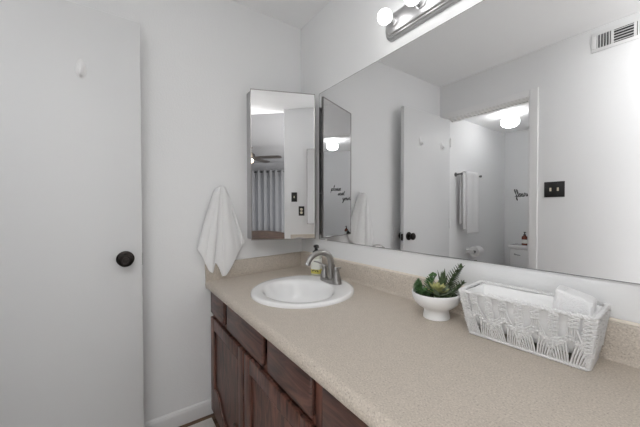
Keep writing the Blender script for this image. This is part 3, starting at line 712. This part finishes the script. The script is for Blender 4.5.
# ------------------------------------------------------------------ vent register high on the opposite wall
vt = thing('vent_register', 'white metal vent register near ceiling above double switch', 'vent', (1.319, W, 2.342))
vw, vh = .157, .068
obj('vent_frame', B(((-vw, 0, -vh), (vw, .006, -vh+.024)), ((-vw, 0, vh-.024), (vw, .006, vh)), ((-vw, 0, -vh+.024), (-vw+.026, .006, vh-.024)), ((vw-.026, 0, -vh+.024), (vw, .006, vh-.024)), ((-.060, 0, -vh+.024), (-.046, .006, vh-.024)), ((.046, 0, -vh+.024), (.060, .006, vh-.024)), bev=.0015), M['plate'], vt)
obj('duct_backing', B(((-vw+.01, -.004, -vh+.01), (vw-.01, .0004, vh-.01))), M['slot'], vt, smooth=False)
for k in range(5):
    z = -.036 + .018*k; bm = bmesh.new(); box(bm, (-.046, -.005, -.0012), (.046, .005, .0012)); bmesh.ops.transform(bm, matrix=TR(0, .005, z) @ RX(RAD(-40)), verts=bm.verts[:]); obj('louver', bm, M['plate'], vt, smooth=False)
for s in (-1, 1):
    for k in range(5):
        x = s*(.068 + .0145*k); bm = bmesh.new(); box(bm, (-.0012, -.005, -.044), (.0012, .005, .044)); bmesh.ops.transform(bm, matrix=TR(x, .005, 0) @ RZ(RAD(40*s)), verts=bm.verts[:]); obj('louver', bm, M['plate'], vt, smooth=False)

# ------------------------------------------------------------------ toilet compartment
gl = thing('ceiling_globe_light', 'glowing round frosted ceiling light in the toilet compartment', 'light', (.475, -2.105, 2.13))
obj('fixture_base', LA([(0, 0), (.062, 0), (.064, -.012), (.056, -.018), (.046, -.032), (0, -.032)], 32), M['trim'], gl)
obj('frosted_globe', LA([(.042, -.030), (.060, -.044), (.074, -.062), (.078, -.084), (.074, -.106), (.060, -.123), (.035, -.134), (0, -.138)], 36), M['globe'], gl)

to = thing('toilet', 'white two-piece toilet at the back of the compartment', 'toilet', (.452, -2.895, 0))
tank = bmesh.new(); box(tank, (-.222, .0, .37), (.222, .19, .745), .025, 3); tk = obj('tank', tank, M['porcelain'], to)
bm = bmesh.new(); box(bm, (-.232, -.001, .745), (.232, .205, .785), .012, 3); obj('tank_lid', bm, M['porcelain'], to)
bm = bmesh.new(); tube(bm, [(-.16, .19, .68), (-.16, .205, .68), (-.10, .21, .672)], [.009, .008, .007], 10); obj('flush_lever', bm, M['chrome'], tk)
bm = bmesh.new()
def egg(u): a = 2*pi*u; return (.185*cos(a), .26*sin(a)*(1.0 if sin(a) > 0 else .85))
lev = [(.62, .0, .0), (.62, .0, .02), (.55, -.02, .12), (.60, .0, .22), (.85, .02, .32), (1, .03, .385), (.98, .03, .395), (.78, .03, .39), (.6, .03, .30), (.3, .03, .22)]
VR = [[bm.verts.new((egg(k/36)[0]*s, .44+oy+egg(k/36)[1]*s, z)) for k in range(36)] for s, oy, z in lev]
for a, b in zip(VR, VR[1:]):
    for k in range(36): bm.faces.new((a[k], a[(k+1) % 36], b[(k+1) % 36], b[k]))
bm.faces.new(VR[0]); bm.faces.new(VR[-1]); obj('bowl', bm, M['porcelain'], to, ang=70)
bm = bmesh.new()
for z0, z1 in ((.396, .415),):
    VR = [[bm.verts.new((egg(k/36)[0]*s*1.02, .47+egg(k/36)[1]*s, z)) for k in range(36)] for s, z in ((.7, z0), (1.0, z0), (1.02, (z0+z1)/2), (1.0, z1), (.7, z1))]
    for a, b in zip(VR, VR[1:]+VR[:1]):
        for k in range(36): bm.faces.new((a[k], a[(k+1) % 36], b[(k+1) % 36], b[k]))
obj('toilet_seat', bm, M['porcelain'], to, ang=60)
bm = bmesh.new()
VR = [[bm.verts.new((egg(k/36)[0]*s*1.02, .47+egg(k/36)[1]*s, z)) for k in range(36)] for s, z in ((1.0, .417), (1.02, .424), (1.0, .432), (.6, .438))]
for a, b in zip(VR, VR[1:]):
    for k in range(36): bm.faces.new((a[k], a[(k+1) % 36], b[(k+1) % 36], b[k]))
bm.faces.new(VR[0]); bm.faces.new(VR[-1]); obj('seat_lid', bm, M['porcelain'], to, ang=60)

bo = thing('pump_bottle', 'red-brown pump bottle standing on the toilet tank', 'bottle', (.355, -2.80, .785))
obj('bottle', LA([(0, 0), (.026, 0), (.029, .004), (.029, .085), (.026, .096), (.014, .106), (.012, .112), (0, .112)], 24), M['amber'], bo)
obj('bottle_label', LA([(.0292, .020), (.0295, .021), (.0295, .062), (.0292, .063)], 24), M['label'], bo)
bm = LA([(0, .110), (.013, .110), (.013, .122), (.006, .126), (.005, .140), (.010, .141), (.010, .150), (0, .152)], 16); tube(bm, [(0, 0, .146), (.010, .010, .146), (.022, .022, .143)], .004, 8); obj('pump', bm, M['black'], bo)

tb = thing('towel_bar', 'dark metal towel bar on the toilet compartment side wall', 'towel bar', (ox0, -1.792, 1.548))
bm = bmesh.new(); tube(bm, [(.065, 0, 0), (.065, -.385, 0)], .007, 12); obj('bar', bm, M['darkrim'], tb)
for y in (-.004, -.381):
    p = obj('bar_post', LA([(0, 0), (.022, 0), (.022, .006), (.010, .010), (.009, .055), (.012, .060), (.012, .074), (0, .076)], 20, TR(0, y, 0) @ RY(pi/2)), M['darkrim'], tb)
def hung_towel(name, label, y0, y1, zf, zb, ro, bands):
    t = thing(name, label, 'towel', (ox0+.065, 0, 1.548))
    L1, L2 = 1.548-zf, 1.548-zb; r = ro
    def fn(u, v):
        s = v*(L1+L2+pi*r); w_ = .003*sin(u*11)*min(1, v*4)
        if s < L1: return Vector((r + w_ + .004*(1-s/L1), y0+(y1-y0)*u, -L1+s))
        if s < L1+pi*r: a = (s-L1)/r; return Vector((r*cos(a), y0+(y1-y0)*u, r*sin(a)))
        return Vector((-r - w_*.3, y0+(y1-y0)*u, -(s-L1-pi*r)))
    bm = bmesh.new(); grid(bm, 24, 80, fn); c = solid(obj('towel_cloth', bm, M['towel'], t, ang=80), .008, 1, 0)
    for z in bands:
        bm = bmesh.new(); box(bm, (r+.001, y0+.004, z-1.548-.006), (r+.0115, y1-.004, z-1.548+.006), .003, 2); obj('woven_band', bm, M['towel'], c)
hung_towel('bath_towel', 'large white bath towel with woven bands over the towel bar, the outer one', -2.065, -1.84, .945, 1.05, .028, (1.02, 1.05))
hung_towel('bath_towel', 'white bath towel under the outer towel, sticking out toward the doorway', -2.00, -1.797, .985, 1.04, .012, ())

th_ = thing('toilet_paper_holder', 'white ceramic toilet paper holder on the compartment side wall', 'holder', (ox0, -2.02, .745))
obj('wall_plate', B(((0, -.16, -.03), (.010, .03, .03)), bev=.004), M['porcelain'], th_)
for y in (.012, -.145): obj('holder_arm', B(((.008, y-.010, -.016), (.085, y+.010, .016)), bev=.006), M['porcelain'], th_)
bm = bmesh.new(); tube(bm, [(.07, .010, 0), (.07, -.145, 0)], .010, 12); tag(obj('roller', bm, M['darkrim'], th_), 'dark roller rod')
tr_ = tag(obj('toilet_paper_roll', LA([(.020, -.052), (.053, -.052), (.055, -.050), (.055, .050), (.053, .052), (.020, .052), (.020, -.052)], 32, RX(pi/2)), mat('paper', (.82, .82, .82), .95), loc=(ox0+.07, -2.087, .745)), 'white toilet paper roll on the ceramic holder', 'toilet paper')

# script lettering: "please / seat / yourself"
GL = {
 'p': (.8, [[(0, .1), (.25, .95), (.1, -.9), (.2, .6), (.5, .95), (.65, .5), (.45, .05), (.25, .2), (.8, .08)]]),
 'l': (.5, [[(0, .1), (.38, 1.5), (.3, 2.1), (.15, 1.6), (.2, .2), (.5, .08)]]),
 'e': (.6, [[(0, .1), (.4, .5), (.35, .95), (.1, .8), (.12, .2), (.38, 0), (.6, .12)]]),
 'a': (.8, [[(0, .1), (.58, .85), (.3, .95), (.05, .5), (.2, .02), (.5, .4), (.6, .9), (.6, .1), (.8, .1)]]),
 's': (.6, [[(0, .1), (.35, .95), (.45, .5), (.35, .05), (.1, .1), (.6, .12)]]),
 't': (.6, [[(0, .1), (.3, 1.6), (.25, .2), (.6, .08)], [(0, 1.15), (.6, 1.25)]]),
 'y': (.8, [[(0, .5), (.1, .9), (.15, .2), (.4, .1), (.6, .9), (.5, -.5), (.25, -1), (.15, -.6), (.8, .2)]]),
 'o': (.7, [[(0, .3), (.35, .95), (.05, .6), (.15, .05), (.5, .2), (.5, .8), (.3, .9), (.7, .8)]]),
 'u': (.75, [[(0, .5), (.1, .9), (.1, .2), (.35, .05), (.55, .9), (.55, .15), (.75, .1)]]),
 'r': (.6, [[(0, .1), (.2, 1), (.45, .85), (.4, .2), (.6, .1)]]),
 'f': (.6, [[(0, .1), (.45, 1.7), (.25, 2.1), (.2, .5), (.1, -1), (.3, -.6), (.2, .1), (.6, .1)]]),
}
sg = thing('wall_lettering', 'black script lettering on the wall above the toilet', 'wall lettering', (.62, -2.90, 1.48))
def script(word, x0, z0, sc):
    bm = bmesh.new(); x = 0
    for ch in word:
        wd, strokes = GL[ch]
        for st in strokes: tube(bm, spline([(-(x+u+.18*v)*sc, .0015, v*sc) for u, v in st], 5), sc*.15, 6, flat=.5)
        x += wd
    return obj('script_word', bm, M['ink'], sg, loc=(x0, 0, z0))
script('please', 0, .02, .042); script('seat', -.115, -.055, .042); script('yourself', -.19, -.135, .042)

# ------------------------------------------------------------------ floor rug
bm = bmesh.new(); box(bm, (.06, -1.64, 0), (1.94, -.635, .014), .005, 2)
tag(obj('bath_rug', bm, M['rug']), 'cream bath rug on the brown floor in front of the vanity', 'rug')

# ------------------------------------------------------------------ bedroom seen in the cabinet mirror
def curtain(label, y0, y1, ph):
    t = thing('curtain', label, 'curtain', (5.58, 0, 0), group='sheer grommet curtains')
    def fn(u, v):
        y = y0+(y1-y0)*u; return Vector((.045*sin((y-y0)*2*pi/.16+ph)*(.75+.25*v), y, .03+2.16*v))
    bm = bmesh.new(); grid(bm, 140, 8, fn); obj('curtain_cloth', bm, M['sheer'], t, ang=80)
    n = int((y1-y0)/.16)
    for k in range(n):
        y = y0+.04+.16*k; bm = bmesh.new(); tube(bm, [(.022*cos(a), y, 2.152+.022*sin(a)) for a in [2*pi*i/14 for i in range(14)]], .006, 6, True); obj('grommet', bm, M['black'], t)
curtain('pale sheer curtain panel left of the other in the cabinet mirror', -3.05, -2.09, 0)
curtain('pale sheer curtain panel right of the other in the cabinet mirror', -2.10, -1.2, .4)
rd = thing('curtain_rod', 'dark curtain rod above the bedroom curtains', 'curtain rod', (5.58, -2.12, 2.152))
bm = bmesh.new(); tube(bm, [(0, -1.05, 0), (0, 1.05, 0)], .011, 12); obj('rod', bm, M['black'], rd)
for y in (-1.0, 1.0): obj('rod_bracket', B(((0, y-.008, -.01), (.32, y+.008, .01))), M['black'], rd)
fn_ = thing('ceiling_fan', 'dark ceiling fan with a warm light in the bedroom', 'ceiling fan', (4.0, -2.03, H))
obj('downrod', LA([(0, 0), (.06, 0), (.05, -.03), (.014, -.035), (.014, -.12), (0, -.12)], 20), M['fan'], fn_)
obj('motor_housing', LA([(0, -.11), (.06, -.115), (.10, -.14), (.105, -.19), (.08, -.225), (.05, -.235), (0, -.235)], 28), M['fan'], fn_)
obj('light_bowl', LA([(.055, -.235), (.075, -.25), (.07, -.29), (.04, -.315), (0, -.32)], 24), M['fanlight'], fn_)
for k in range(5):
    bm = bmesh.new(); prism(bm, [(.09, -.02), (.2, -.055), (.60, -.068), (.65, -.04), (.65, .04), (.60, .068), (.2, .055), (.09, .02)], lambda u, v, d_: (u, v*cos(.2), d_ + v*sin(.2)), -.212, -.204)
    bmesh.ops.transform(bm, matrix=RZ(RAD(88+72*k)), verts=bm.verts[:]); obj('fan_blade', bm, M['fan'], fn_, smooth=False)
bd_ = thing('bed', 'bed with dark arched wooden footboard in the bedroom', 'bed', (4.0, -1.75, 0))
bm = bmesh.new(); prism(bm, [(-.8, .1), (.8, .1), (.8, .62)] + [(.8-1.6*k/20, .62+.15*sin(pi*k/20)**.8) for k in range(1, 20)] + [(-.8, .62)], lambda u, v, d_: (d_, u, v), 0, .05); obj('footboard', bm, M['bedwood'], bd_, ang=40)
for y in (-.78, .78): obj('bed_post', B(((-.01, y-.04, 0), (.06, y+.04, .66)), bev=.006), M['bedwood'], bd_)
obj('mattress', B(((.06, -.74, .2), (1.5, .74, .58)), bev=.05), M['bedding'], bd_)
